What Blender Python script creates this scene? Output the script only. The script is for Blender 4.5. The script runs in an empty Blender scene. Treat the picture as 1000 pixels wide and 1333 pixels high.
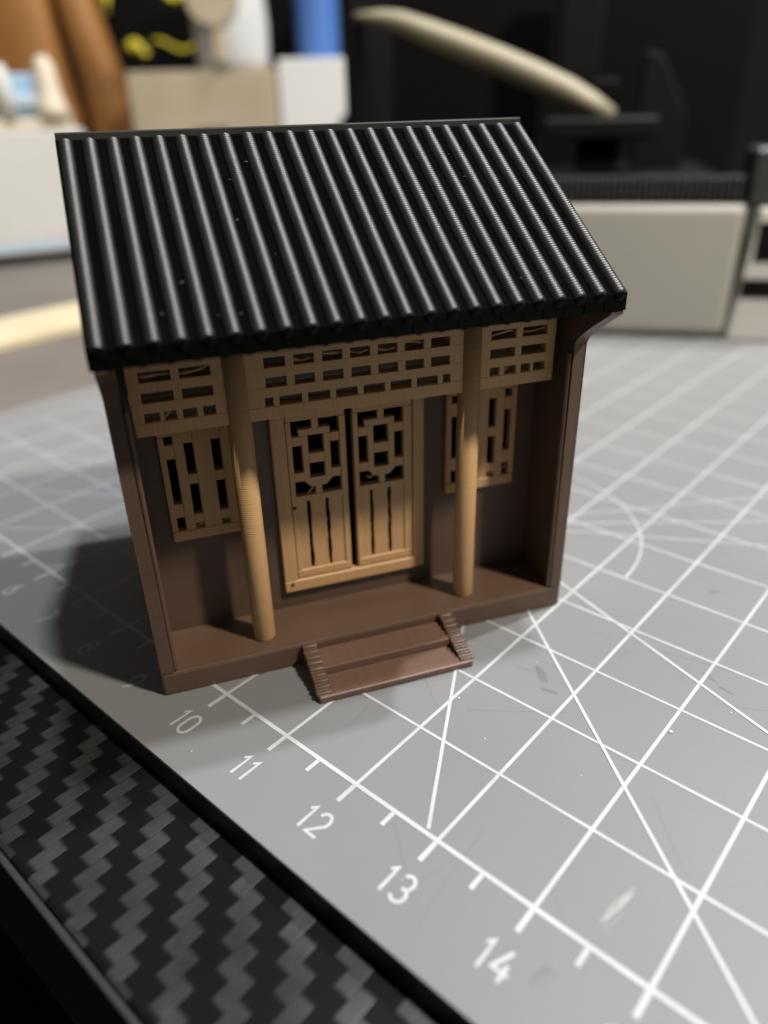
import bpy, bmesh, math, random
from mathutils import Vector, Matrix

S = 0.01                      # everything below is written in centimetres, built in metres
rnd = random.Random(7)
scene = bpy.context.scene
col = scene.collection

# ------------------------------------------------------------------ camera
cam_d = bpy.data.cameras.new('camera')
cam = bpy.data.objects.new('camera', cam_d)
col.objects.link(cam)
scene.camera = cam
CR = ((0.75297639, 0.65766752, -0.02236031),
      (0.29912823, -0.37234849, -0.87856639),
      (-0.58613041, 0.65485115, -0.47709655))
CC = Vector((15.7514622, -3.68129266, 5.8652191)) * S
m = Matrix(((CR[0][0], -CR[1][0], -CR[2][0], CC.x),
            (CR[0][1], -CR[1][1], -CR[2][1], CC.y),
            (CR[0][2], -CR[1][2], -CR[2][2], CC.z),
            (0, 0, 0, 1)))
cam.matrix_world = m
cam_d.sensor_fit = 'VERTICAL'
cam_d.lens = 5.6
cam_d.sensor_height = 5.6 * 1333 / 987.0857
cam_d.sensor_width = cam_d.sensor_height * .75
cam_d.clip_start = .002
cam_d.clip_end = 50
cam_d.dof.use_dof = True
cam_d.dof.focus_distance = .0795
cam_d.dof.aperture_fstop = 2.7
cam_d.dof.aperture_blades = 0

# ------------------------------------------------------------------ world, lamps, exposure
world = bpy.data.worlds.new('World')
scene.world = world
world.use_nodes = True
wb = world.node_tree.nodes['Background']
wb.inputs['Color'].default_value = (.90, .87, .81, 1)
wb.inputs['Strength'].default_value = .135
vs = scene.view_settings
vs.view_transform = 'Standard'
vs.look = 'None'
vs.exposure = 0
vs.gamma = 1
vs.use_curve_mapping = False

HO = Vector((9.493, -.475, 0))            # front left corner of the model house on the mat
HA = math.radians(60.05)
def house_to_mat(x, y, z):
    c, s = math.cos(HA), math.sin(HA)
    return Vector((HO.x + c * x - s * y, HO.y + s * x + c * y, z))

def lamp(name, hpos, size, power, colour, target=(2.5, 1.5, 1.0), size_y=None):
    d = bpy.data.lights.new(name, 'AREA')
    d.shape = 'DISK' if size_y is None else 'RECTANGLE'
    d.size = size * S
    if size_y is not None:
        d.size_y = size_y * S
    d.energy = power
    d.color = colour
    o = bpy.data.objects.new(name, d)
    col.objects.link(o)
    p = house_to_mat(*hpos) * S
    t = house_to_mat(*target) * S
    o.location = p
    o.rotation_euler = (t - p).to_track_quat('-Z', 'Y').to_euler()
    return o

lamp('desk_lamp', (21, -19.5, 41), 3.2, 3.2, (1, .90, .77))
lamp('ceiling_lamp', (52, 9.2, 72), 2.6, 7.6, (.95, .975, 1))
lamp('shelf_lamp', (18, 1.5, 82), 5, 7.6, (.96, .98, 1))

# ------------------------------------------------------------------ helpers
def link(o, parent=None):
    col.objects.link(o)
    if parent is not None:
        o.parent = parent
    return o

def tag(o, label=None, cat=None, group=None, kind=None):
    if label: o['label'] = label
    if cat: o['category'] = cat
    if group: o['group'] = group
    if kind: o['kind'] = kind
    return o

def empty(name, loc=(0, 0, 0), rz=0):
    o = bpy.data.objects.new(name, None)
    o.empty_display_size = .01
    o.location = Vector(loc) * S
    o.rotation_euler = (0, 0, rz)
    return link(o)

def from_bm(name, bm, mat, parent=None, smooth=False):
    bmesh.ops.recalc_face_normals(bm, faces=bm.faces[:])
    bmesh.ops.scale(bm, vec=(S, S, S), verts=bm.verts[:])
    me = bpy.data.meshes.new(name)
    bm.to_mesh(me)
    bm.free()
    if smooth:
        for p in me.polygons: p.use_smooth = True
    me.materials.append(mat)
    return link(bpy.data.objects.new(name, me), parent)

def from_py(name, v, f, mat, parent=None, smooth=False):
    me = bpy.data.meshes.new(name)
    me.from_pydata([(a * S, b * S, c * S) for a, b, c in v], [], f)
    me.update()
    if smooth:
        for p in me.polygons: p.use_smooth = True
    me.materials.append(mat)
    return link(bpy.data.objects.new(name, me), parent)

def bm_box(bm, x0, x1, y0, y1, z0, z1, bev=0, seg=1):
    r = bmesh.ops.create_cube(bm, size=1)
    vs_ = r['verts']
    for v in vs_:
        v.co = Vector((x0 + (v.co.x + .5) * (x1 - x0), y0 + (v.co.y + .5) * (y1 - y0), z0 + (v.co.z + .5) * (z1 - z0)))
    if bev:
        es = list({e for v in vs_ for e in v.link_edges})
        bmesh.ops.bevel(bm, geom=es, offset=bev, segments=seg, affect='EDGES', profile=.5)

def box(name, x0, x1, y0, y1, z0, z1, mat, parent=None, bev=.012, seg=1):
    bm = bmesh.new()
    bm_box(bm, x0, x1, y0, y1, z0, z1, bev, seg)
    return from_bm(name, bm, mat, parent)

def boxes(name, lst, mat, parent=None, bev=.01):
    bm = bmesh.new()
    for b in lst: bm_box(bm, *b, bev)
    return from_bm(name, bm, mat, parent)

def prism(name, prof, axis, a0, a1, mat, parent=None, bev=0, smooth=False):
    """profile of 2D points extruded along axis ('x': profile is y,z; 'y': x,z; 'z': x,y)"""
    def P(p, a):
        return {'x': (a, p[0], p[1]), 'y': (p[0], a, p[1]), 'z': (p[0], p[1], a)}[axis]
    bm = bmesh.new()
    A = [bm.verts.new(P(p, a0)) for p in prof]
    B = [bm.verts.new(P(p, a1)) for p in prof]
    n = len(prof)
    bm.faces.new(A)
    bm.faces.new(B[::-1])
    for i in range(n):
        bm.faces.new((A[i], B[i], B[(i + 1) % n], A[(i + 1) % n]))
    if bev:
        bmesh.ops.bevel(bm, geom=bm.edges[:], offset=bev, segments=2, affect='EDGES', profile=.5)
    return from_bm(name, bm, mat, parent, smooth)

def lathe(name, prof, n, mat, parent=None, c=(0, 0), caps=True, smooth=True):
    v, f = [], []
    for r, z in prof:
        for k in range(n):
            a = 2 * math.pi * k / n
            v.append((c[0] + r * math.cos(a), c[1] + r * math.sin(a), z))
    for i in range(len(prof) - 1):
        for k in range(n):
            f.append((i * n + k, i * n + (k + 1) % n, (i + 1) * n + (k + 1) % n, (i + 1) * n + k))
    if caps:
        f.append(tuple(range(n))[::-1])
        f.append(tuple((len(prof) - 1) * n + k for k in range(n)))
    return from_py(name, v, f, mat, parent, smooth)

def tube(name, pts, rad, mat, parent=None, n=6, flat=1.0):
    """tube along points; rad scalar or list"""
    P = [Vector(p) for p in pts]
    v, f = [], []
    for i, p in enumerate(P):
        t = (P[min(i + 1, len(P) - 1)] - P[max(i - 1, 0)]).normalized()
        a = t.cross(Vector((0, 0, 1)))
        if a.length < 1e-4: a = Vector((1, 0, 0))
        a.normalize()
        b = t.cross(a).normalized()
        r = rad[i] if isinstance(rad, (list, tuple)) else rad
        for k in range(n):
            w = 2 * math.pi * k / n
            v.append(tuple(p + a * (math.cos(w) * r * flat) + b * (math.sin(w) * r)))
    for i in range(len(P) - 1):
        for k in range(n):
            f.append((i * n + k, i * n + (k + 1) % n, (i + 1) * n + (k + 1) % n, (i + 1) * n + k))
    f.append(tuple(range(n))[::-1])
    f.append(tuple((len(P) - 1) * n + k for k in range(n)))
    return from_py(name, v, f, mat, parent, True)

# ------------------------------------------------------------------ materials
class NT:
    def __init__(self, name):
        self.m = bpy.data.materials.new(name)
        self.m.use_nodes = True
        self.t = self.m.node_tree
        self.b = self.t.nodes['Principled BSDF']
    def n(self, typ, **kw):
        nd = self.t.nodes.new(typ)
        for k, v in kw.items():
            if hasattr(nd, k): setattr(nd, k, v)
            else: nd.inputs[k].default_value = v
        return nd
    def l(self, a, b): self.t.links.new(a, b)
    def math(self, op, a, b=None, clamp=False):
        nd = self.n('ShaderNodeMath', operation=op)
        nd.use_clamp = clamp
        for i, x in enumerate((a, b)):
            if x is None: continue
            if isinstance(x, (int, float)): nd.inputs[i].default_value = x
            else: self.l(x, nd.inputs[i])
        return nd.outputs[0]
    def mix(self, fac, a, b):
        nd = self.n('ShaderNodeMix', data_type='RGBA')
        for sock, x in ((nd.inputs[0], fac), (nd.inputs[6], a), (nd.inputs[7], b)):
            if isinstance(x, (int, float)): sock.default_value = x
            elif isinstance(x, tuple): sock.default_value = (*x[:3], 1)
            else: self.l(x, sock)
        return nd.outputs[2]
    def noise(self, vec, scale, detail=3, rough=.55):
        nd = self.n('ShaderNodeTexNoise')
        nd.inputs['Scale'].default_value = scale
        nd.inputs['Detail'].default_value = detail
        nd.inputs['Roughness'].default_value = rough
        self.l(vec, nd.inputs['Vector'])
        return nd.outputs['Fac']
    def obj(self):
        return self.n('ShaderNodeTexCoord').outputs['Object']

def plain(name, c, rough=.5, spec=.5, var=.12, scale=60, bump=0.0, metal=0):
    t = NT(name)
    v = t.obj()
    n = t.noise(v, scale, 4)
    k = t.n('ShaderNodeMapRange')
    k.inputs['From Min'].default_value = .3
    k.inputs['From Max'].default_value = .7
    t.l(n, k.inputs['Value'])
    c0 = tuple(x * (1 - var) for x in c); c1 = tuple(min(1, x * (1 + var)) for x in c)
    t.l(t.mix(k.outputs[0], c0, c1), t.b.inputs['Base Color'])
    r = t.math('MULTIPLY_ADD', n, .2)
    t.t.nodes[-1].inputs[2].default_value = rough - .1
    t.l(r, t.b.inputs['Roughness'])
    t.b.inputs['Specular IOR Level'].default_value = spec
    t.b.inputs['Metallic'].default_value = metal
    if bump:
        bn = t.n('ShaderNodeBump')
        bn.inputs['Strength'].default_value = bump
        bn.inputs['Distance'].default_value = .0002
        t.l(t.noise(v, scale * 12, 3), bn.inputs['Height'])
        t.l(bn.outputs[0], t.b.inputs['Normal'])
    return t.m

def printed(name, c, rough, axis='Z', pitch=.022, amp=.5, var=.14, spec=.5, seed=0.0, c2=None):
    """layered filament plastic: fine stacked layer lines, slight patchiness of colour and gloss"""
    t = NT(name)
    v = t.obj()
    sx = t.n('ShaderNodeSeparateXYZ')
    t.l(v, sx.inputs[0])
    big = t.noise(v, 90, 4)
    fine = t.noise(v, 900, 3)
    # layers: sine of height, jittered a little from layer to layer
    h = t.math('ADD', sx.outputs[axis], t.math('MULTIPLY', big, .00006))
    ph = t.math('MULTIPLY', h, 2 * math.pi / (pitch * S))
    wave = t.math('SINE', ph)
    lay = t.n('ShaderNodeTexNoise', noise_dimensions='1D')
    lay.inputs['Scale'].default_value = 1
    lay.inputs['Detail'].default_value = 1
    t.l(t.math('MULTIPLY', sx.outputs[axis], 1.0 / (pitch * S)), lay.inputs['W'])
    mixf = t.math('ADD', t.math('MULTIPLY', big, .6), t.math('MULTIPLY', lay.outputs['Fac'], .4))
    k = t.n('ShaderNodeMapRange')
    k.inputs['From Min'].default_value = .3
    k.inputs['From Max'].default_value = .7
    t.l(mixf, k.inputs['Value'])
    c2 = c2 or c
    c0 = tuple(x * (1 - var) for x in c); c1 = tuple(min(1, x * (1 + var)) for x in c2)
    t.l(t.mix(k.outputs[0], c0, c1), t.b.inputs['Base Color'])
    r = t.math('MULTIPLY_ADD', big, .25)
    t.t.nodes[-1].inputs[2].default_value = rough - .125
    t.l(r, t.b.inputs['Roughness'])
    t.b.inputs['Specular IOR Level'].default_value = spec
    hh = t.math('ADD', t.math('MULTIPLY', wave, .5), t.math('ADD', t.math('MULTIPLY', lay.outputs['Fac'], .9), t.math('MULTIPLY', fine, .5)))
    bn = t.n('ShaderNodeBump')
    bn.inputs['Strength'].default_value = amp
    bn.inputs['Distance'].default_value = .00004
    t.l(hh, bn.inputs['Height'])
    t.l(bn.outputs[0], t.b.inputs['Normal'])
    return t.m

M_brown = printed('chocolate brown filament', (.080, .047, .031), .42, 'Z', .022, .5)
M_brown_lit = printed('chocolate brown filament lit steps', (.105, .059, .042), .48, 'X', .04, .12)  # same brown plastic, lightened: extra light on the steps is put into its colour
M_tan = printed('wood tan filament', (.43, .255, .116), .48, 'X', .03, .32, .09)
M_tan_z = printed('wood tan filament column', (.44, .268, .124), .45, 'Z', .026, .45, .08)
M_tan_y = printed('wood tan filament lattice', (.43, .252, .116), .48, 'Z', .022, .22, .07)
M_roof = printed('black filament roof', (.0025, .0026, .0026), .26, 'Z', .022, .03, .2, .06)
M_rib = plain('black filament rib', (.006, .0063, .0063), .42, .55, .3, 160)
M_lip = plain('glossy black ridge lip', (.03, .03, .03), .25, .6, .1, 80)

# cutting mat
t = NT('grey mat vinyl')
v = t.obj()
n1 = t.noise(v, 35, 5); n2 = t.noise(v, 1400, 3); n3 = t.noise(v, 12, 3)
k = t.n('ShaderNodeMapRange'); k.inputs['From Min'].default_value = .3; k.inputs['From Max'].default_value = .7
t.l(n1, k.inputs['Value'])
t.l(t.mix(k.outputs[0], (.104, .107, .110), (.118, .121, .124)), t.b.inputs['Base Color'])
r = t.math('MULTIPLY_ADD', n3, .18); t.t.nodes[-1].inputs[2].default_value = .46
t.l(r, t.b.inputs['Roughness'])
bn = t.n('ShaderNodeBump'); bn.inputs['Strength'].default_value = .45; bn.inputs['Distance'].default_value = .00003
t.l(n2, bn.inputs['Height']); t.l(bn.outputs[0], t.b.inputs['Normal'])
t.b.inputs['Specular IOR Level'].default_value = .36
t.b.inputs['Sheen Weight'].default_value = 1.0
t.b.inputs['Sheen Roughness'].default_value = .45
M_mat = t.m
M_core = plain('black mat core', (.014, .014, .0135), .5, .4)
M_ink = plain('white mat ink', (.30, .312, .315), .5, .4, .12, 160)
M_scuff = plain('whitish scuff', (.215, .215, .215), .7, .2, .15, 400)
M_greys = plain('faint grey scuff', (.10, .101, .099), .35, .5, .15, 400)
M_dust = plain('pale dust', (.30, .30, .29), .8, .2, .1, 400)

# carbon look laminate
t = NT('carbon twill laminate')
v = t.obj()
sx = t.n('ShaderNodeSeparateXYZ'); t.l(v, sx.inputs[0])
X, Y = sx.outputs['X'], sx.outputs['Y']
cw, per, sh = .165 * S, .70 * S, .175 * S
xo = t.math('ADD', X, -.0096 * S)
colm = t.math('FLOOR', t.math('DIVIDE', xo, cw))
fx = t.math('FRACT', t.math('DIVIDE', xo, cw))
yy = t.math('ADD', t.math('ADD', Y, t.math('MULTIPLY', colm, sh)), .37 * S)
fy = t.math('FRACT', t.math('DIVIDE', yy, per))
# soft rounded patch mask: distance from the centre of the bright float
dx = t.math('ABSOLUTE', t.math('SUBTRACT', fx, .5))
dy = t.math('ABSOLUTE', t.math('SUBTRACT', fy, .5))
def smooth(val, a, b):
    k = t.n('ShaderNodeMapRange'); k.interpolation_type = 'SMOOTHSTEP'
    k.inputs['From Min'].default_value = a; k.inputs['From Max'].default_value = b
    k.inputs['To Min'].default_value = 1; k.inputs['To Max'].default_value = 0
    t.l(val, k.inputs['Value']); return k.outputs[0]
mask = t.math('MULTIPLY', smooth(dx, .43, .54), smooth(dy, .175, .262))
fib = t.n('ShaderNodeTexNoise'); fib.inputs['Scale'].default_value = 1; fib.inputs['Detail'].default_value = 3
mp = t.n('ShaderNodeMapping'); mp.inputs['Scale'].default_value = (4200, 500, 1); t.l(v, mp.inputs[0]); t.l(mp.outputs[0], fib.inputs['Vector'])
wear = t.n('ShaderNodeMapRange'); wear.inputs['From Min'].default_value = .35; wear.inputs['From Max'].default_value = .62; wear.inputs['To Min'].default_value = .45
t.l(t.noise(v, 110, 4), wear.inputs['Value'])
mask = t.math('MULTIPLY', mask, wear.outputs[0])
mask2 = t.math('MULTIPLY', mask, t.math('MULTIPLY_ADD', fib.outputs['Fac'], 1.0)); 
t.t.nodes[-2].inputs[2].default_value = .5
t.l(t.mix(mask, (.0035, .0038, .0036), t.mix(fib.outputs['Fac'], (.008, .0092, .0087), (.028, .0312, .0296))), t.b.inputs['Base Color'])
t.b.inputs['Roughness'].default_value = .38
rn = t.noise(v, 60, 3)
t.l(t.math('ADD', t.math('MULTIPLY', mask, .34), .06), t.b.inputs['Specular IOR Level'])
r = t.math('MULTIPLY_ADD', rn, .25); t.t.nodes[-1].inputs[2].default_value = .30
t.l(r, t.b.inputs['Roughness'])
bn = t.n('ShaderNodeBump'); bn.inputs['Strength'].default_value = .35; bn.inputs['Distance'].default_value = .00008
t.l(t.math('ADD', mask, t.math('MULTIPLY', fib.outputs['Fac'], .15)), bn.inputs['Height']); t.l(bn.outputs[0], t.b.inputs['Normal'])
M_carbon = t.m
M_deskedge = plain('satin black desk edge', (.02, .02, .02), .35, .5)
M_black = plain('matt black', (.003, .003, .003), .7, .1)
M_floor = plain('dark room floor', (.004, .004, .004), .8, .1)
M_wall = plain('dark room wall', (.012, .011, .010), .8, .1)

# ------------------------------------------------------------------ setting: desk, floor, wall
desk = tag(box('desk', -60, 60, -2.55, 70, -2.6, -.3, M_carbon, None, .05, 2), kind='structure')
box('desk_edge_band', -60, 60, -2.62, -2.5535, -2.5, -.325, M_deskedge, desk, .02, 2)
tag(box('floor', -200, 200, -200, 200, -76, -75, M_floor, None, 0), kind='structure')
wl = box('wall', -150, 150, 0, 4, -75, 170, M_wall, None, 0)
wl.location = Vector((-45, 56, 0)) * S
wl.rotation_euler = (0, 0, math.radians(41))
tag(wl, kind='structure')

# ------------------------------------------------------------------ cutting mat
mat = empty('cutting_mat', (0, 0, -.3))
tag(mat, 'grey cutting mat with white centimetre grid and ruler numbers under the house', 'cutting mat')
def mat_part(o):
    o.parent = mat
    o.location.z += .3 * S
    return o
MX0, MX1, MY0, MY1 = -1.05, 29.05, -1.05, 21.05
def rrect(x0, x1, y0, y1, r, n=6):
    p = []
    for cx, cy, a0 in ((x1 - r, y0 + r, -90), (x1 - r, y1 - r, 0), (x0 + r, y1 - r, 90), (x0 + r, y0 + r, 180)):
        for k in range(n + 1):
            a = math.radians(a0 + 90 * k / n)
            p.append((cx + r * math.cos(a), cy + r * math.sin(a)))
    return p
mat_part(prism('core', rrect(MX0, MX1, MY0, MY1, .6), 'z', -.297, -.035, M_core, None))
mat_part(prism('top_sheet', rrect(MX0 + .003, MX1 - .003, MY0 + .003, MY1 - .003, .6), 'z', -.035, 0, M_mat, None))

def flat_quad(name, x0, x1, y0, y1, z, m_):
    return mat_part(from_py(name, [(x0, y0, z), (x1, y0, z), (x1, y1, z), (x0, y1, z)], [(0, 1, 2, 3)], m_))

def ribbon_vf(pts, w, closed=False, z=0):
    n = len(pts)
    L, Rr = [], []
    for i in range(n):
        p = Vector(pts[i])
        if closed: a, b = Vector(pts[i - 1]), Vector(pts[(i + 1) % n])
        else: a, b = Vector(pts[max(i - 1, 0)]), Vector(pts[min(i + 1, n - 1)])
        d1 = (p - a) if (p - a).length > 1e-6 else (b - p)
        d2 = (b - p) if (b - p).length > 1e-6 else (p - a)
        d1.normalize(); d2.normalize()
        n1 = Vector((-d1.y, d1.x)); n2 = Vector((-d2.y, d2.x))
        mm = n1 + n2
        mm = mm.normalized() if mm.length > 1e-3 else n1
        sc = min(1.8, 1 / max(.35, mm.dot(n1)))
        L.append(p + mm * (w / 2 * sc)); Rr.append(p - mm * (w / 2 * sc))
    v = [(q.x, q.y, z) for q in L] + [(q.x, q.y, z) for q in Rr]
    f = [(n + i, n + (i + 1) % n, (i + 1) % n, i) for i in range(n if closed else n - 1)]
    return v, f

def ribbon(name, strokes, w, z, m_):
    V_, F_ = [], []
    for i, (pts, closed) in enumerate(strokes):
        v, f = ribbon_vf(pts, w, closed, z + i * .0006)
        o = len(V_)
        V_ += v; F_ += [tuple(o + q for q in g) for g in f]
    return mat_part(from_py(name, V_, F_, m_))

for x in range(0, 29):
    flat_quad('grid_line', x - .0185, x + .0185, 0, 20, .0020, M_ink)
for y in range(1, 21):
    flat_quad('grid_line', -.02, 28.02, y - .016, y + .016, .0032, M_ink)
flat_quad('ruler_baseline', -.03, 28.03, -.023, .023, .0044, M_ink)
for h in range(0, 57):
    x = h / 2
    if h % 2 == 0: flat_quad('ruler_tick', x - .024, x + .024, -.26, -.0235, .0020, M_ink)
    else: flat_quad('ruler_tick', x - .022, x + .022, -.195, -.0235, .0020, M_ink)
for i, a in enumerate((-20, -40, -60, 30, 40, 50, 200, 210, 220, 230)):
    r_ = math.radians(a); c, s = math.cos(r_), math.sin(r_)
    lim = 13.0
    if s < 0: lim = min(lim, -5 / s - .05)
    if c < 0: lim = min(lim, -10 / c)
    else: lim = min(lim, 18 / c)
    ribbon('angle_line', [([(10 + c * .6, 5 + s * .6), (10 + c * lim, 5 + s * lim)], False)], .030 if s > 0 else .036, .0056 + i * .0004, M_ink)
ribbon('protractor_arc', [([(10 + 2.4 * math.cos(math.radians(a)), 5 + 2.4 * math.sin(math.radians(a))) for a in range(0, 181, 3)], False)], .034, .0102, M_ink)

def arc(cx, cy, rx, ry, a0, a1, n=10):
    return [(cx + rx * math.cos(math.radians(a0 + (a1 - a0) * k / n)), cy + ry * math.sin(math.radians(a0 + (a1 - a0) * k / n))) for k in range(n + 1)]
DIG = {
 '0': [(arc(.5, .68, .5, .32, 0, 180)[:] + arc(.5, .32, .5, .32, 180, 360), True)],
 '1': [([(.18, .80), (.52, .98), (.52, 0)], False)],
 '2': [(arc(.5, .70, .46, .30, 165, -30, 10) + [(.02, .03), (1, .03)], False)],
 '3': [(arc(.5, .74, .44, .26, 150, -80, 10) + [(.40, .52)], False), (arc(.5, .27, .5, .27, 75, -150, 10), False)],
 '4': [([(.62, 1), (.0, .30), (1.05, .30)], False), ([(.74, .58), (.74, 0)], False)],
 '5': [([(.92, .98), (.12, .98), (.06, .55)] + arc(.45, .32, .5, .30, 120, -150, 10), False)],
 '6': [(arc(.5, .30, .48, .30, 0, 360, 14)[:-1], True), ([(.72, .98), (.30, .70), (.06, .38)], False)],
 '7': [([(.0, .96), (1, .96), (.42, 0)], False)],
 '8': [(arc(.5, .76, .38, .23, 0, 360, 14)[:-1], True), (arc(.5, .27, .48, .27, 0, 360, 14)[:-1], True)],
 '9': [(arc(.5, .70, .48, .30, 0, 360, 14)[:-1], True), ([(.28, .02), (.70, .30), (.94, .62)], False)],
}
def numeral(x, text, y=-.70, h=.275, w=.135, gap=.05, stroke=.034):
    tot = sum((w * .62 if ch == '1' else w) for ch in text) + gap * (len(text) - 1)
    cx = x - tot / 2
    st = []
    for ch in text:
        ww = w * .62 if ch == '1' else w
        off = -.18 * w if ch == '1' else 0
        for pts, closed in DIG[ch]:
            st.append(([(cx + off + px * w, y + py * h) for px, py in pts], closed))
        cx += ww + gap
    return ribbon('ruler_numeral', st, stroke, .0022, M_ink)
for x in range(0, 29):
    numeral(x, str(x))

# scuffs, scratches and dust on the sheet
def scuff(pts, z, m_, name='scuff_mark'):
    mat_part(from_py(name, [(x, y, z) for x, y in pts], [tuple(range(len(pts)))], m_))
scuff([(14.475, .27), (14.505, .30), (14.54, .42), (14.56, .56), (14.565, .68), (14.545, .64), (14.515, .54), (14.485, .42), (14.47, .33)], .0012, M_scuff)
for k in range(9):
    x_, y_ = 14.515 + rnd.uniform(-.04, .04), .47 + rnd.uniform(-.16, .16)
    ribbon('scuff_fibre', [([(x_ - .02, y_ - .11), (x_ + rnd.uniform(-.008, .008), y_), (x_ + .02, y_ + .11)], False)], rnd.uniform(.006, .012), .0014 + k * .00005, M_scuff)
def blob(cx, cy, rx, ry, ang, n=11, j=.35):
    c, s = math.cos(ang), math.sin(ang)
    p = []
    for k in range(n):
        a = 2 * math.pi * k / n
        q = 1 + rnd.uniform(-j, j)
        x, y = rx * q * math.cos(a), ry * q * math.sin(a)
        p.append((cx + c * x - s * y, cy + s * x + c * y))
    return p
for cx, cy, rx, ry, an in ((12.55, 2.55, .05, .16, .9), (12.75, 2.36, .10, .03, .3), (14.05, 3.72, .10, .02, -.4), (14.25, 3.62, .09, .018, -.2), (13.45, 5.45, .12, .015, .8), (15.2, -.35, .05, .16, .1), (14.35, -.45, .12, .06, 1.2)):
    scuff(blob(cx, cy, rx, ry, an), .0010 + rnd.random() * .0002, M_greys)
for cx, cy, r_ in ((12.05, 1.62, .016), (12.62, 1.3, .012), (14.05, 2.62, .028), (12.2, 1.2, .010), (14.43, 3.3, .015), (13.0, -.5, .010), (10.4, -.78, .012), (13.62, 1.5, .010), (12.4, 2.7, .012)):
    mat_part(lathe('dust_speck', [(r_, .0008), (r_ * .9, r_ * .3), (r_ * .4, r_ * .5)], 7, M_dust, None, (cx, cy)))

V_, F_ = [], []
for k in range(70):
    cx, cy, a_, ln = rnd.uniform(9.5, 16.5), rnd.uniform(-.4, 8), rnd.uniform(0, math.pi), rnd.uniform(.15, 1.1)
    d_ = Vector((math.cos(a_), math.sin(a_))) * ln / 2
    b_ = Vector((-d_.y, d_.x)).normalized() * rnd.uniform(-.02, .02)
    v, f = ribbon_vf([(cx - d_.x, cy - d_.y), (cx + b_.x, cy + b_.y), (cx + d_.x, cy + d_.y)], rnd.uniform(.003, .006), False, .0004 + k * .000006)
    o_ = len(V_); V_ += v; F_ += [tuple(o_ + q for q in g) for g in f]
tag(mat_part(from_py('knife_scratches', V_, F_, M_greys)), kind='stuff')

# ------------------------------------------------------------------ the little house
house = empty('model_house', HO, HA)
tag(house, 'small printed model house with black ribbed roof, tan lattice doors and brown walls', 'model house')
W, D = 5.035, 3.65
T = .15
YB = .78                                   # front face of the inner wall
SL = .596                                  # roof slope
def roof_under(y): return 3.975 + (y + .6) * SL if y <= 1.85 else 3.975 + (2.45 - (y - 1.85)) * SL

# base slab: rounded lower corners
bm = bmesh.new()
bm_box(bm, 0, W, 0, D, 0, .2985, .028, 2)
from_bm('base', bm, M_brown, house)
box('porch_floor', T + .004, W - T - .004, .035, YB + .2, 0.2987, .303, M_brown, house, 0)
# side walls with the curved bracket that carries the eave
for x0, x1 in ((0, T), (W - T, W)):
    prof = [(0, .299), (0, 3.50)]
    for k in range(1, 9):                                  # concave sweep out to the eave
        q = k / 8
        prof.append((-.585 * (q ** 1.12), 3.50 + .43 * (q ** .92)))
    prof += [(-.60, 3.955), (-.57, roof_under(-.57) - .006), (1.85, roof_under(1.85) - .006), (D, roof_under(D) - .006), (D, .299)]
    wo = prism('side_wall', prof, 'x', x0, x1, M_brown, house, .012)
# raised inner bead on the left wall edge
boxes('wall_bead', [(T - .01, T + .045, .012, .075, .305, 3.4)], M_brown, house, .018)
box('wall_bead', W - T - .045, W - T + .01, .012, .075, .305, 3.4, M_brown, house, .018)
box('back_wall', T, W - T, D - T, D - .002, .3, 3.95, M_brown, house, .01)
# inner wall with openings behind the door and the two windows
DX0, DX1, DZ0, DZ1 = 1.66, 3.36, .62, 2.92
wins = ((.45, 1.27), (W - 1.27, W - .45))
WZ0, WZ1 = 1.60, 2.88
yb0, yb1 = YB, YB + .15
boxes('inner_wall', [
    (T, wins[0][0], yb0, yb1, .303, 4.6), (wins[0][1], DX0, yb0, yb1, .303, 4.6),
    (DX1, wins[1][0], yb0, yb1, .303, 4.6), (wins[1][1], W - T, yb0, yb1, .303, 4.6),
    (wins[0][0], wins[0][1], yb0, yb1, .303, WZ0), (wins[0][0], wins[0][1], yb0, yb1, WZ1, 4.6),
    (wins[1][0], wins[1][1], yb0, yb1, .303, WZ0), (wins[1][0], wins[1][1], yb0, yb1, WZ1, 4.6),
    (DX0, DX1, yb0, yb1, .303, DZ0), (DX0, DX1, yb0, yb1, DZ1, 4.6)], M_brown, house, 0)
# shallow wall pilasters behind the columns
for x in (1.19, 3.72):
    pass

# columns
for x in (1.232, 3.79):
    lathe('column', [(.118, .303), (.127, .32), (.127, 4.25)], 32, M_tan_z, house, (x, .31), True, True)

# lattice frieze panels between the columns
fy0, fy1 = .245, .38
rowz = ((3.165, 3.255), (3.36, 3.46), (3.565, 3.665))
def frieze(x0, x1, rows):
    pn = box('frieze_panel', x0, x1, fy0, fy1, 3.02, rowz[0][0], M_tan, house, .012)
    e = .002
    for za, zb in ((rowz[0][1], rowz[1][0]), (rowz[1][1], rowz[2][0]), (rowz[2][1], 4.25)):
        box('rail', x0 + .004, x1 - .004, fy0 + e, fy1 - e, za, zb, M_tan, pn, .005)
    for (za, zb), ops in zip(rowz, rows):
        xs = [x0 + .002] + [q for o in ops for q in o] + [x1 - .002]
        for i in range(0, len(xs), 2):
            if xs[i + 1] - xs[i] > .01:
                d = rnd.uniform(-.004, .004)
                box('lattice_bar', xs[i] + d, xs[i + 1] + d, fy0 + .0045, fy1 - .006, za - .012, zb + .012, M_tan, pn, .004)
    return pn
r12 = [(1.53 + .2975 * i, 1.53 + .2975 * i + .212) for i in range(7)]
r3 = [(1.512, 1.592)] + [(1.655 + .2995 * i, 1.655 + .2995 * i + .235) for i in range(6)] + [(3.448, 3.54)]
fc = frieze(1.31, 3.71, (r3, r12, r12))
sr12 = [(4.005, 4.305), (4.385, 4.685)]
sr3 = [(4.005, 4.125), (4.185, 4.325), (4.385, 4.505), (4.545, 4.69)]
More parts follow.
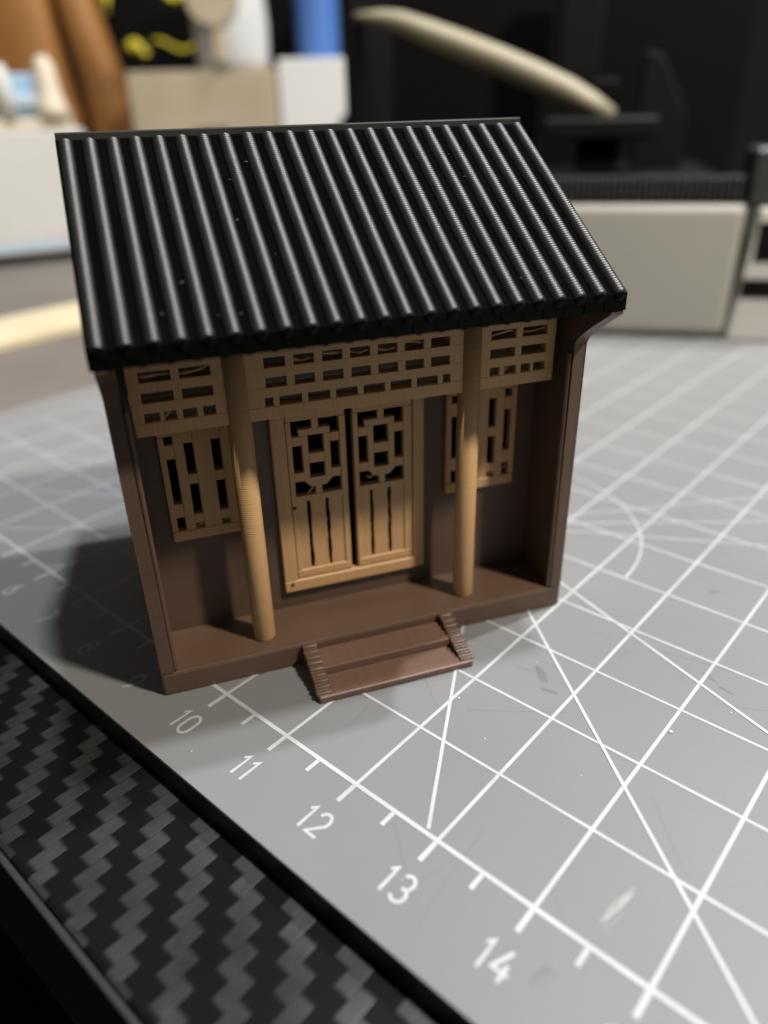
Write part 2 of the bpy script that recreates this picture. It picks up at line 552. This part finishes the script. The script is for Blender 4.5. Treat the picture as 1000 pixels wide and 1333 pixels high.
fr = frieze(3.87, 4.80, (sr3, sr12, sr12))
mir = lambda l: sorted((W - b - .02, W - a - .02) for a, b in l)
fl = frieze(.215, 1.16, (mir(sr3), mir(sr12), mir(sr12)))

# windows
def window(x0):
    """x0: left edge; 0.93 wide"""
    w0, w1 = x0, x0 + .925
    ya, yb = YB - .055, YB + .05
    pn = box('window', w0, w1, ya, yb, 1.53, 1.665, M_tan_y, house, .012)       # sill rail
    box('rail', w0 + .002, w1 - .002, ya + .002, yb, 2.80, 2.93, M_tan_y, pn, .01)
    for a, b in ((0, .07), (.855, .925)):
        box('stile', w0 + a, w0 + b, ya + .001, yb - .001, 1.66, 2.805, M_tan_y, pn, .01)
    for a, b in ((.158, .268), (.362, .556), (.652, .765)):
        box('lattice_bar', w0 + a, w0 + b, ya + .006, yb - .004, 1.655, 2.81, M_tan_y, pn, .01)
    for a, b in ((.06, .165), (.76, .862)):
        for za, zb in ((1.825, 2.0), (2.535, 2.705)):
            box('lattice_bar', w0 + a, w0 + b, ya + .009, yb - .006, za, zb, M_tan_y, pn, .008)
    for a, b in ((.262, .368), (.55, .657)):
        for za, zb in ((1.725, 1.845), (2.21, 2.335), (2.70, 2.81)):
            box('lattice_bar', w0 + a, w0 + b, ya + .009, yb - .006, za, zb, M_tan_y, pn, .008)
    return pn
wL = window(.40)
wR = window(W - .40 - .925)

# door frame and two leaves
yd = YB - .07
df = box('door_frame', 1.595, 3.42, yd, YB + .06, .555, .715, M_tan, house, .014)
box('jamb', 1.597, 1.765, yd + .002, YB + .06, .71, 2.95, M_tan, df, .012)
box('jamb', 3.275, 3.418, yd + .002, YB + .06, .71, 2.95, M_tan, df, .012)
box('lintel', 1.60, 3.415, yd + .004, YB + .06, 2.90, 3.0, M_tan, df, .012)
def leaf(x0, x1, flip):
    y0, y1 = yd + .018, YB + .045
    pn = box('door_leaf', x0, x1, y0, y1, .727, .838, M_tan, house, .010)
    e = .002
    box('rail', x0 + .002, x1 - .002, y0 + e, y1, 1.762, 1.842, M_tan, pn, .008)
    box('rail', x0 + .002, x1 - .002, y0 + e, y1, 2.768, 2.905, M_tan, pn, .008)
    f0, f1 = x0 + .062, x0 + .062 + .552
    box('stile', x0, f0, y0 + .001, y1 - .001, .832, 2.77, M_tan, pn, .008)
    box('stile', f1, x1, y0 + .001, y1 - .001, .832, 2.77, M_tan, pn, .008)
    def bar(a, b, za, zb, d=.006):
        box('lattice_bar', f0 + a, f0 + b, y0 + d, y1 - .004, za, zb, M_tan, pn, .008)
    bar(.237, .318, 2.655, 2.775)
    bar(.080, .445, 2.58, 2.665, .005)
    for a, b in ((-.004, .125), (.435, .556)):
        bar(a, b, 2.468, 2.582, .008)
        bar(a, b, 2.02, 2.138, .008)
    bar(.113, .187, 2.03, 2.585, .006)
    bar(.365, .442, 2.03, 2.585, .006)
    bar(.18, .37, 2.235, 2.362, .0075)
    # chamfered foot of the inner frame
    prism('lattice_bar', [(f0 + .114, 2.056), (f0 + .114, 2.02), (f0 + .185, 1.945), (f0 + .37, 1.945), (f0 + .441, 2.02), (f0 + .441, 2.056)], 'y', y0 + .0045, y1 - .004, M_tan, pn)
    bar(.238, .318, 1.836, 1.952, .0065)
    # three boards below, with dark slots between them
    wob = lambda: rnd.uniform(-.006, .006)
    cuts = (x0 + .05, x0 + .180, x0 + .226, x0 + .406, x0 + .452, x1 - .05)
    for i in range(3):
        a, b = cuts[2 * i], cuts[2 * i + 1]
        n = 16
        zz = [.83 + (1.768 - .83) * k / n for k in range(n + 1)]
        L = [(a + (wob() if i else 0), z) for z in zz]
        Rr = [(b + (wob() if i < 2 else 0), z) for z in zz[::-1]]
        prism('plank', L + Rr, 'y', y0 + .016, y1 - .012, M_tan, pn)
    return pn
lf1 = leaf(1.772, 2.462, False)
lf2 = leaf(2.548, 3.268, True)
# small holes left by the printer
for p, (x, z) in ((lf1, (1.80, 1.70)), (df, (1.69, .66))):
    h_ = lathe('print_hole', [(.022, 0), (.02, .004)], 10, M_black, p)
    h_.rotation_euler = (math.pi / 2, 0, 0)
    h_.location = Vector((x, (yd + .019 if p is lf1 else yd) - .0015, z)) * S

# stray strings of filament in the lattice
def strand(parent, p0, p1, sag, r=.006, m_=None):
    pts = []
    for k in range(7):
        q = k / 6
        a = Vector(p0).lerp(Vector(p1), q)
        a.z -= sag * math.sin(math.pi * q)
        a.y += rnd.uniform(-.008, .008)
        pts.append(tuple(a))
    return tube('stray_strand', pts, [r * rnd.uniform(.7, 1.4) for _ in pts], m_ or M_tan, parent, 5)
for i, (a, b) in enumerate(r12[1:7]):
    if i in (0, 1, 2, 3, 4):
        strand(fc, (a - .005, .29, 3.60 + rnd.uniform(0, .05)), (b + .005, .30, 3.60 + rnd.uniform(0, .05)), rnd.uniform(-.02, .03), .013)
for a, b in sr12 + mir(sr12):
    p = fr if a > 3 else fl
    strand(p, (a - .005, .29, 3.59 + rnd.uniform(0, .04)), (b + .005, .30, 3.60 + rnd.uniform(0, .05)), rnd.uniform(-.02, .03), .015)
for x in (4.36, 4.22, .55, .86):
    p = fr if x > 3 else fl
    strand(p, (x - .05, .28, 3.17), (x + .04, .29, 3.26), .0, .010)
for w_, x0 in ((wL, .40), (wR, W - 1.325)):
    strand(w_, (x0 + .26, YB, 1.675), (x0 + .40, YB, 1.70), .0, .014)
    strand(w_, (x0 + .53, YB, 1.68), (x0 + .66, YB, 1.71), .01, .014)
    strand(w_, (x0 + .76, YB, 1.72), (x0 + .86, YB, 1.78), .01, .010)
strand(lf1, (1.97, yd + .05, 1.84), (2.06, yd + .04, 1.95), .0, .011)
strand(lf2, (2.70, yd + .05, 1.95), (2.80, yd + .05, 2.0), .05, .010)
# curl of filament stuck to the right wall
cp = [(W - T - .02, .47 + .05 * math.cos(a), 2.66 + .045 * math.sin(a)) for a in [math.radians(d) for d in range(190, 340, 18)]]
tube('stray_curl', cp, .007, M_brown, house, 5)

# steps
st = box('steps', 1.615, 3.47, -.735, -.002, .0, .085, M_brown_lit, house, .02, 2)
box('tread', 1.76, 3.335, -.375, -.002, .086, .188, M_brown_lit, st, .012, 2)
for x0, x1 in ((1.60, 1.775), (3.322, 3.495)):
    prism('cheek', [(-.70, .086), (-.66, .098), (-.005, .296), (-.005, .086)], 'x', x0 + .012, x1 - .012, M_brown, st)
    n = 9
    for k in range(n):
        q0, q1 = k / n, (k + 1) / n - .02
        y0_, y1_ = -.70 + .70 * q0, -.70 + .70 * q1
        zc = .105 + .21 * (q0 + q1) / 2
        bm = bmesh.new()
        bm_box(bm, x0 + rnd.uniform(-.008, .004), x1 + rnd.uniform(-.004, .008), y0_ + .004, y1_, max(.06, zc - .07), zc + rnd.uniform(-.006, .006), .014, 2)
        from_bm('cheek_block', bm, M_brown, st, True)

# roof: two slabs, fascia, ribs, drip edge, ridge lip
RX0, RX1 = -.03, W + .012
th = .165
def top(y): return roof_under(y) + th
rp = [(-.60, roof_under(-.6)), (-.60, top(-.6))]
NST = 102                                   # printed layers show as fine stairs on the slope
for k in range(NST):
    ya = -.6 + 2.45 * k / NST; yb = -.6 + 2.45 * (k + 1) / NST
    if k: rp.append((ya + .0008, top(ya)))
    rp.append((ya + .003, top(yb) - .002))
rp += [(1.85, top(1.85)), (D + .6, top(D + .6)), (D + .6, roof_under(D + .6)), (1.85, roof_under(1.85))]
roof = prism('roof', rp, 'x', RX0, RX1, M_roof, house)
L = math.hypot(2.45, 2.45 * SL)
NR = 23
pitch = .033
nb = int((L - .05) / pitch)
RR = .072
v, f = [], []
NS = 11
prof_r = ((0, .80), (.08, .90), (.22, .965), (.5, 1.0), (.78, .965), (.92, .90))
rows = 0
for i in range(nb):
    for q, k in prof_r:
        s_ = (i + q) * pitch
        rr = RR * (.45 + .55 * k)
        wob = 0
        for a in range(NS):
            w_ = math.pi * a / (NS - 1)
            v.append((rr * math.cos(w_), s_, -.006 + rr * math.sin(w_)))
        rows += 1
# rounded end at the eave
for i in range(rows - 1):
    for a in range(NS - 1):
        f.append((i * NS + a, i * NS + a + 1, (i + 1) * NS + a + 1, (i + 1) * NS + a))
f.append(tuple(range(NS)))
f.append(tuple((rows - 1) * NS + a for a in range(NS))[::-1])
me = bpy.data.meshes.new('rib_tile')
me.from_pydata([(a * S, b * S, c * S) for a, b, c in v], [], [tuple(reversed(g)) for g in f])
me.update()
for p in me.polygons: p.use_smooth = len(p.vertices) == 4
me.materials.append(M_rib)
ang = math.atan(SL)
xs = [RX0 + .088 + (RX1 - RX0 - .176) * i / (NR - 1) for i in range(NR)]
for i, x in enumerate(xs):
    o = bpy.data.objects.new('rib_tile', me)
    link(o, roof)
    o.location = Vector((x + rnd.uniform(-.003, .003), -.60, top(-.6))) * S
    o.rotation_euler = (ang, 0, rnd.uniform(-.0015, .0015))
# round end caps and little drip tiles along the eave
capv, capf = [], []
n = 14
for k in range(n):
    a = 2 * math.pi * k / n
    capv.append((.060 * math.cos(a), 0, .060 * math.sin(a)))
for k in range(n):
    a = 2 * math.pi * k / n
    capv.append((.056 * math.cos(a), -.008, .056 * math.sin(a)))
for k in range(n):
    a = 2 * math.pi * k / n
    capv.append((.030 * math.cos(a), -.014, .030 * math.sin(a)))
for r0 in (0, n):
    for k in range(n):
        capf.append((r0 + k, r0 + (k + 1) % n, r0 + n + (k + 1) % n, r0 + n + k))
capf.append(tuple(2 * n + k for k in range(n)))
mec = bpy.data.meshes.new('rib_end')
mec.from_pydata([(a * S, b * S, c * S) for a, b, c in capv], [], capf)
mec.update(); mec.materials.append(M_roof)
for p in mec.polygons: p.use_smooth = True
for x in xs:
    o = link(bpy.data.objects.new('rib_end', mec), roof)
    o.location = Vector((x, -.602, top(-.6) - .008)) * S
dv = []
dn = 8
for yq in (0, -.009):
    dv.append((-.055, yq, .055)); dv.append((.055, yq, .055))
    for k in range(dn + 1):
        a = math.pi * k / dn
        dv.append((.055 * math.cos(a), yq, -.045 * math.sin(a)))
nn = dn + 3
order = [0] + [1] + list(range(2, nn))
df_ = [tuple(order), tuple(nn + q for q in order[::-1])]
for k in range(nn):
    a, b = order[k], order[(k + 1) % nn]
    df_.append((a, b, nn + b, nn + a))
med = bpy.data.meshes.new('drip_tile')
med.from_pydata([(a * S, b * S, c * S) for a, b, c in dv], [], df_)
med.update(); med.materials.append(M_roof)
for i in range(NR - 1):
    o = link(bpy.data.objects.new('drip_tile', med), roof)
    o.location = Vector(((xs[i] + xs[i + 1]) / 2, -.6015, roof_under(-.6) + .035)) * S
box('ridge_lip', RX0 + .005, RX1 - .004, 1.815, 1.885, top(1.85) - .02, top(1.85) + .058, M_lip, roof, .012, 2)
# crumbs and fuzz on the roof
M_fuzz = plain('grey fuzz', (.045, .045, .043), .7, .2, .1, 400)
for k in range(11):
    i = rnd.randrange(NR - 1); x = xs[i] + rnd.uniform(.07, .15); s_ = rnd.uniform(.15, 2.7)
    yq = -.6 + s_ * math.cos(ang); zq = top(yq) + .012; a_ = rnd.uniform(0, 6.28); ln = rnd.uniform(.015, .05)
    tube('plastic_crumb', [(x, yq, zq), (x + ln * .5 * math.cos(a_), yq + ln * .4 * math.sin(a_), zq + .012), (x + ln * math.cos(a_), yq + ln * .6 * math.sin(a_), zq + .008)], rnd.uniform(.003, .007), M_fuzz, roof, 4)

# ------------------------------------------------------------------ blurred surroundings
M_ivory = plain('ivory machine shell', (.31, .307, .272), .45, .4, .06, 20)
M_white = plain('white plastic', (.50, .49, .46), .45, .4, .05, 20)
M_dgrey = plain('dark grey plastic', (.006, .0065, .0063), .6, .12, .1, 40)
M_paper = plain('white paper board', (.64, .64, .63), .6, .3, .03, 20)
M_mgrey = plain('mid grey plastic', (.028, .030, .029), .5, .4, .1, 40)
M_pale = plain('pale bent wood', (.21, .185, .122), .5, .3, .1, 40)
M_wood = plain('pale pine', (.50, .43, .28), .5, .3, .12, 30)
M_pad = plain('grey brown desk pad', (.13, .113, .098), .6, .3, .12, 30)
M_card = plain('beige cardboard', (.40, .335, .235), .7, .2, .10, 25)
M_blue = plain('blue plastic', (.05, .12, .33), .4, .4, .1, 25)
M_bgrey = plain('blue grey plastic', (.22, .33, .43), .5, .3, .2, 60)
M_cream = plain('cream plastic', (.52, .45, .35), .5, .3, .1, 40)
M_orange = plain('orange brown leather', (.225, .098, .024), .5, .4, .3, 22, .3)
M_yellow = plain('yellow print', (.62, .50, .03), .5, .3, .1, 60)
M_plastic = plain('greyish milky plastic', (.46, .465, .46), .35, .5, .15, 40)
M_pink = plain('pink print', (.50, .44, .43), .5, .3, .05, 60)
M_lblue = plain('light blue print', (.38, .45, .52), .5, .3, .05, 60)

# machine on the far side of the mat
mc = empty('white_machine', (9.3, 17.35, 0), math.radians(29.3))
tag(mc, 'blurred ivory machine with dark ribbed band and black back standing behind the house', 'machine')
box('base_shell', -9.2, 0, 0, 9.6, .06, 3.42, M_ivory, mc, .25, 4)
box('foot_gasket', -9.0, -.2, .12, 9.4, 0.004, .06, M_black, mc, 0)
lst = [(-9.1, -.1, .15, .5, 3.41, 4.05)]
rb = boxes('ribbed_band', lst, M_dgrey, mc, .03)
bm = bmesh.new()
for k in range(58):
    x = -9.0 + k * .152
    bm_box(bm, x, x + .085, .085, .16, 3.50, 4.0, .015)
tag(from_bm('band_ribs', bm, M_mgrey, rb), kind='stuff')
box('deck', -9.1, -.1, .52, 9.4, 3.41, 3.75, M_black, mc, .05)
box('back_panel', -11.05, 1.2, 9.7, 10.2, 0.004, 11, M_black, mc, .05)
box('left_panel', -11.05, -10.75, 3.4, 9.69, 0.004, 11, M_black, mc, .05)
box('post', -5.0, -3.7, 7.0, 7.8, 6.3, 10.4, M_dgrey, mc, .08)
box('post_bracket', -5.6, -3.0, 7.0, 7.9, 3.7, 6.31, M_black, mc, .08)
prism('grey_fin', [(-2.45, 3.76), (-.95, 3.76), (-1.0, 5.3), (-1.9, 6.9), (-2.4, 7.0)], 'y', 6.0, 6.5, M_dgrey, mc, .06)
box('grey_bed', -5.2, -2.0, 3.4, 5.2, 4.75, 5.3, M_dgrey, mc, .08)
box('bed_stem', -4.2, -3.0, 3.9, 4.7, 3.74, 4.76, M_black, mc, .05)
prism('side_column', [(.02, .0), (1.6, 0), (1.6, 3.3), (.3, 3.3)], 'y', -.05, 4, M_white, mc, .08)
box('vent_slot', .33, 1.5, -.085, .02, 2.05, 3.0, M_black, mc, .02)
box('vent_slot', .17, 1.5, -.085, .02, 1.15, 1.62, M_black, mc, .02)
box('side_cap', .0, 1.5, .3, 1.5, 3.32, 4.65, M_mgrey, mc, .08)

# bent pale strip leaning in the machine
sp = [(-10.75, 4.0, 7.97), (-10.1, 4.0, 7.95), (-9.51, 4.0, 7.84), (-8.61, 4.0, 7.52), (-7.6, 4.0, 7.16), (-6.6, 4.0, 6.79), (-5.6, 4.0, 6.40), (-4.59, 4.0, 5.97), (-3.9, 4.0, 5.62), (-3.3, 4.0, 5.31)]
V_, F_ = [], []
for i, p in enumerate(sp):
    a = Vector(sp[max(i - 1, 0)]); b = Vector(sp[min(i + 1, len(sp) - 1)])
    d = (b - a).normalized(); nrm = Vector((-d.z, 0, d.x))
    hw = (.16, .22, .29, .34, .36, .37, .37, .36, .32, .22)[i]
    for k in range(8):
        w_ = 2 * math.pi * k / 8
        q = Vector(p) + nrm * (hw * math.cos(w_)) + Vector((0, .5 * math.sin(w_), 0))
        V_.append(tuple(q))
for i in range(len(sp) - 1):
    for k in range(8):
        F_.append((i * 8 + k, i * 8 + (k + 1) % 8, (i + 1) * 8 + (k + 1) % 8, (i + 1) * 8 + k))
F_.append(tuple(range(8))[::-1]); F_.append(tuple((len(sp) - 1) * 8 + k for k in range(8)))
bs = from_py('bent_strip', V_, F_, M_pale, None, True)
bs.location = Vector((9.3, 17.35, 0)) * S
bs.rotation_euler = (0, 0, math.radians(29.3))
tag(bs, 'pale curved wooden strip arching over the black machine bed', 'strip')

# left side of the desk
pad = box('desk_pad', -30, -1.7, -2.2, 40, -.299, -.22, M_pad, None, .02)
tag(pad, 'grey brown desk pad lying beyond the left edge of the cutting mat', 'desk pad')
ws = empty('wooden_slat', (-7.9, 6, -.22))
tag(ws, 'pale pine slat lying on the grey desk pad behind the house', 'slat')
box('board', -1.35, 1.35, -9, 12, .002, .32, M_wood, ws, .05, 2)

def oriented(name, px, py, z, deg): return empty(name, (px, py, z), math.radians(deg))
# white box seen at the left: front edge runs from (-20.9,8.2) towards (-18.3,15.3)
wb_ = oriented('white_carton', -20.9, 8.2, -.22, 70)
tag(wb_, 'white carton with faint blue print on a black base at the left edge', 'carton')
box('black_base', -.4, 7.9, -.05, 6.2, .003, .42, M_black, wb_, .03)
box('carton_body', 0, 7.7, .05, 6, .421, 5.3, M_white, wb_, .06, 2)
box('blue_print', 2.4, 7.2, .046, .06, .55, .95, M_lblue, wb_, 0)
box('pink_print', 5.2, 7.3, .046, .06, .95, 1.25, M_pink, wb_, 0)
# small blue and white model on top of that carton
mo = oriented('miniature_castle', -20.9, 8.2, 5.085, 70)
tag(mo, 'blue grey and cream miniature model standing on top of the white carton', 'miniature')
box('plinth', .6, 7.4, .4, 4.4, .003, .42, M_cream, mo, .06)
box('wall_block', 2.2, 6.4, .9, 3.6, .42, 2.1, M_bgrey, mo, .08)
box('battlement', 2.1, 6.2, .7, .9, .9, 1.3, M_lblue, mo, .04)
for a, h_ in ((3.6, 2.3), (4.9, 2.45)):
    lathe('turret', [(.38, .42), (.36, 1.5), (.36, h_ - .4), (.2, h_)], 12, M_white, mo, (a, .62))
lathe('spire', [(.85, .42), (.62, .9), (.5, 1.6), (.42, 2.4), (.22, 2.75)], 14, M_cream, mo, (6.7, .95))

# orange brown leather bag behind the carton
bag = oriented('leather_bag', -32.4, 19.7, -.22, 41)
tag(bag, 'orange brown leather bag with a dark fold, standing behind the white carton', 'bag')
def drape(name, prof_pts, y0, depth, m_, n=14):
    """soft upright body: outline rows (z, xl, xr); rounded cross-section"""
    V2, F2 = [], []
    for z, xl, xr in prof_pts:
        for k in range(n):
            a = 2 * math.pi * k / n
            ca, sa = math.cos(a), math.sin(a)
            x = (xl + xr) / 2 + (xr - xl) / 2 * math.copysign(abs(ca) ** .6, ca)
            y = y0 + depth / 2 * math.copysign(abs(sa) ** .7, sa) + .12 * math.sin(3 * z + x)
            V2.append((x, y, z))
    rws = len(prof_pts)
    for i in range(rws - 1):
        for k in range(n):
            F2.append((i * n + k, i * n + (k + 1) % n, (i + 1) * n + (k + 1) % n, (i + 1) * n + k))
    F2.append(tuple(range(n))[::-1]); F2.append(tuple((rws - 1) * n + k for k in range(n)))
    return from_py(name, V2, F2, m_, bag, True)
drape('body', [(.003, -4.5, 3.6), (2, -4.7, 3.7), (5, -4.7, 3.6), (8, -4.6, 3.3), (11, -4.5, 3.1), (14, -4.2, 2.8), (16, -3.8, 2.4)], 0, 3.0, M_orange)
drape('side_gusset', [(.003, 3.9, 7.0), (2, 4.0, 7.0), (5, 3.9, 6.6), (8, 3.7, 6.0), (11, 3.3, 5.2), (14, 2.9, 4.6), (16, 2.5, 4.2)], .3, 2.6, M_orange)

# cartons and things in the back row, set square to the line of sight
bb = oriented('beige_carton', -22.9, 20.9, -.22, 40.8)
tag(bb, 'plain beige cardboard box behind the roof, left of the white cube', 'box')
box('carton_body', 0, 7.55, 0, 5, .003, 7.62, M_card, bb, .05, 2)
box('tape_mark', 3.0, 4.9, -.012, .01, 4.5, 5.02, M_pad, bb, 0)
wc = oriented('white_cube_box', -17.1, 25.9, -.22, 40.8)
tag(wc, 'white cube shaped box behind the roof ridge with a dark round mark', 'box')
box('carton_body', 0, 4.75, 0, 4.6, 0.003, 8.0, M_paper, wc, .06, 2)
o = lathe('dark_mark', [(.62, 0), (.62, .012)], 20, M_black, wc)
o.rotation_euler = (math.pi / 2, 0, 0); o.location = Vector((3.55, -.002, 4.95)) * S
jr = oriented('milky_jar', -20.1, 25.6, 7.4, 40.8)
tag(jr, 'milky white plastic jar with a grey round lid on the beige box', 'jar')
lathe('jar_body', [(1.75, .003), (1.85, .3), (1.9, 2), (1.82, 3.2), (1.7, 4.6), (1.5, 7)], 24, M_plastic, jr, (0, 0))
bm = bmesh.new()
bmesh.ops.create_cone(bm, cap_ends=True, segments=28, radius1=1.35, radius2=1.25, depth=.3)
dk = from_bm('round_lid', bm, M_card, jr)
dk.rotation_euler = (math.pi / 2, 0, 0); dk.location = Vector((-.45, -1.9, 3.1)) * S
box('lid_stem', -.6, .05, -1.98, -1.72, .3, 2.0, M_card, jr, .06)
bl = oriented('blue_bottle', -19.3, 31.0, -.22, 40.8)
tag(bl, 'tall blue bottle rising behind the white cube box', 'bottle')
lathe('bottle_body', [(1.1, .003), (1.2, .2), (1.2, 15), (.9, 16), (.5, 16.6)], 24, M_blue, bl, (0, 0))
lathe('cap', [(.55, 16.6), (.55, 17.6), (.5, 17.7)], 18, M_white, bl, (0, 0))
yb_ = oriented('black_bag', -32.3, 26.1, -.22, 40.8)
tag(yb_, 'black bag with yellow squiggle print behind the beige box', 'bag')
box('bag_body', 0, 12.5, 0, 3, .003, 17, M_black, yb_, .5, 4)
def squig(pts, r):
    tube('yellow_print', pts, r, M_yellow, yb_, 6, .5)
squig([(1.1 + .22 * k, -.02, 9.1 + .35 * math.sin(k * .9)) for k in range(6)], .3)
squig([(2.6 + .4 * k, -.02, 9.3 + .28 * math.sin(k * .8 + 1)) for k in range(11)], .13)
squig([(3.4 + .3 * k, -.02, 11.9 + .3 * math.cos(k * 1.1)) for k in range(6)], .2)
squig([(.2, -.02, 11.0), (.25, -.02, 11.8), (.1, -.02, 12.6)], .2)
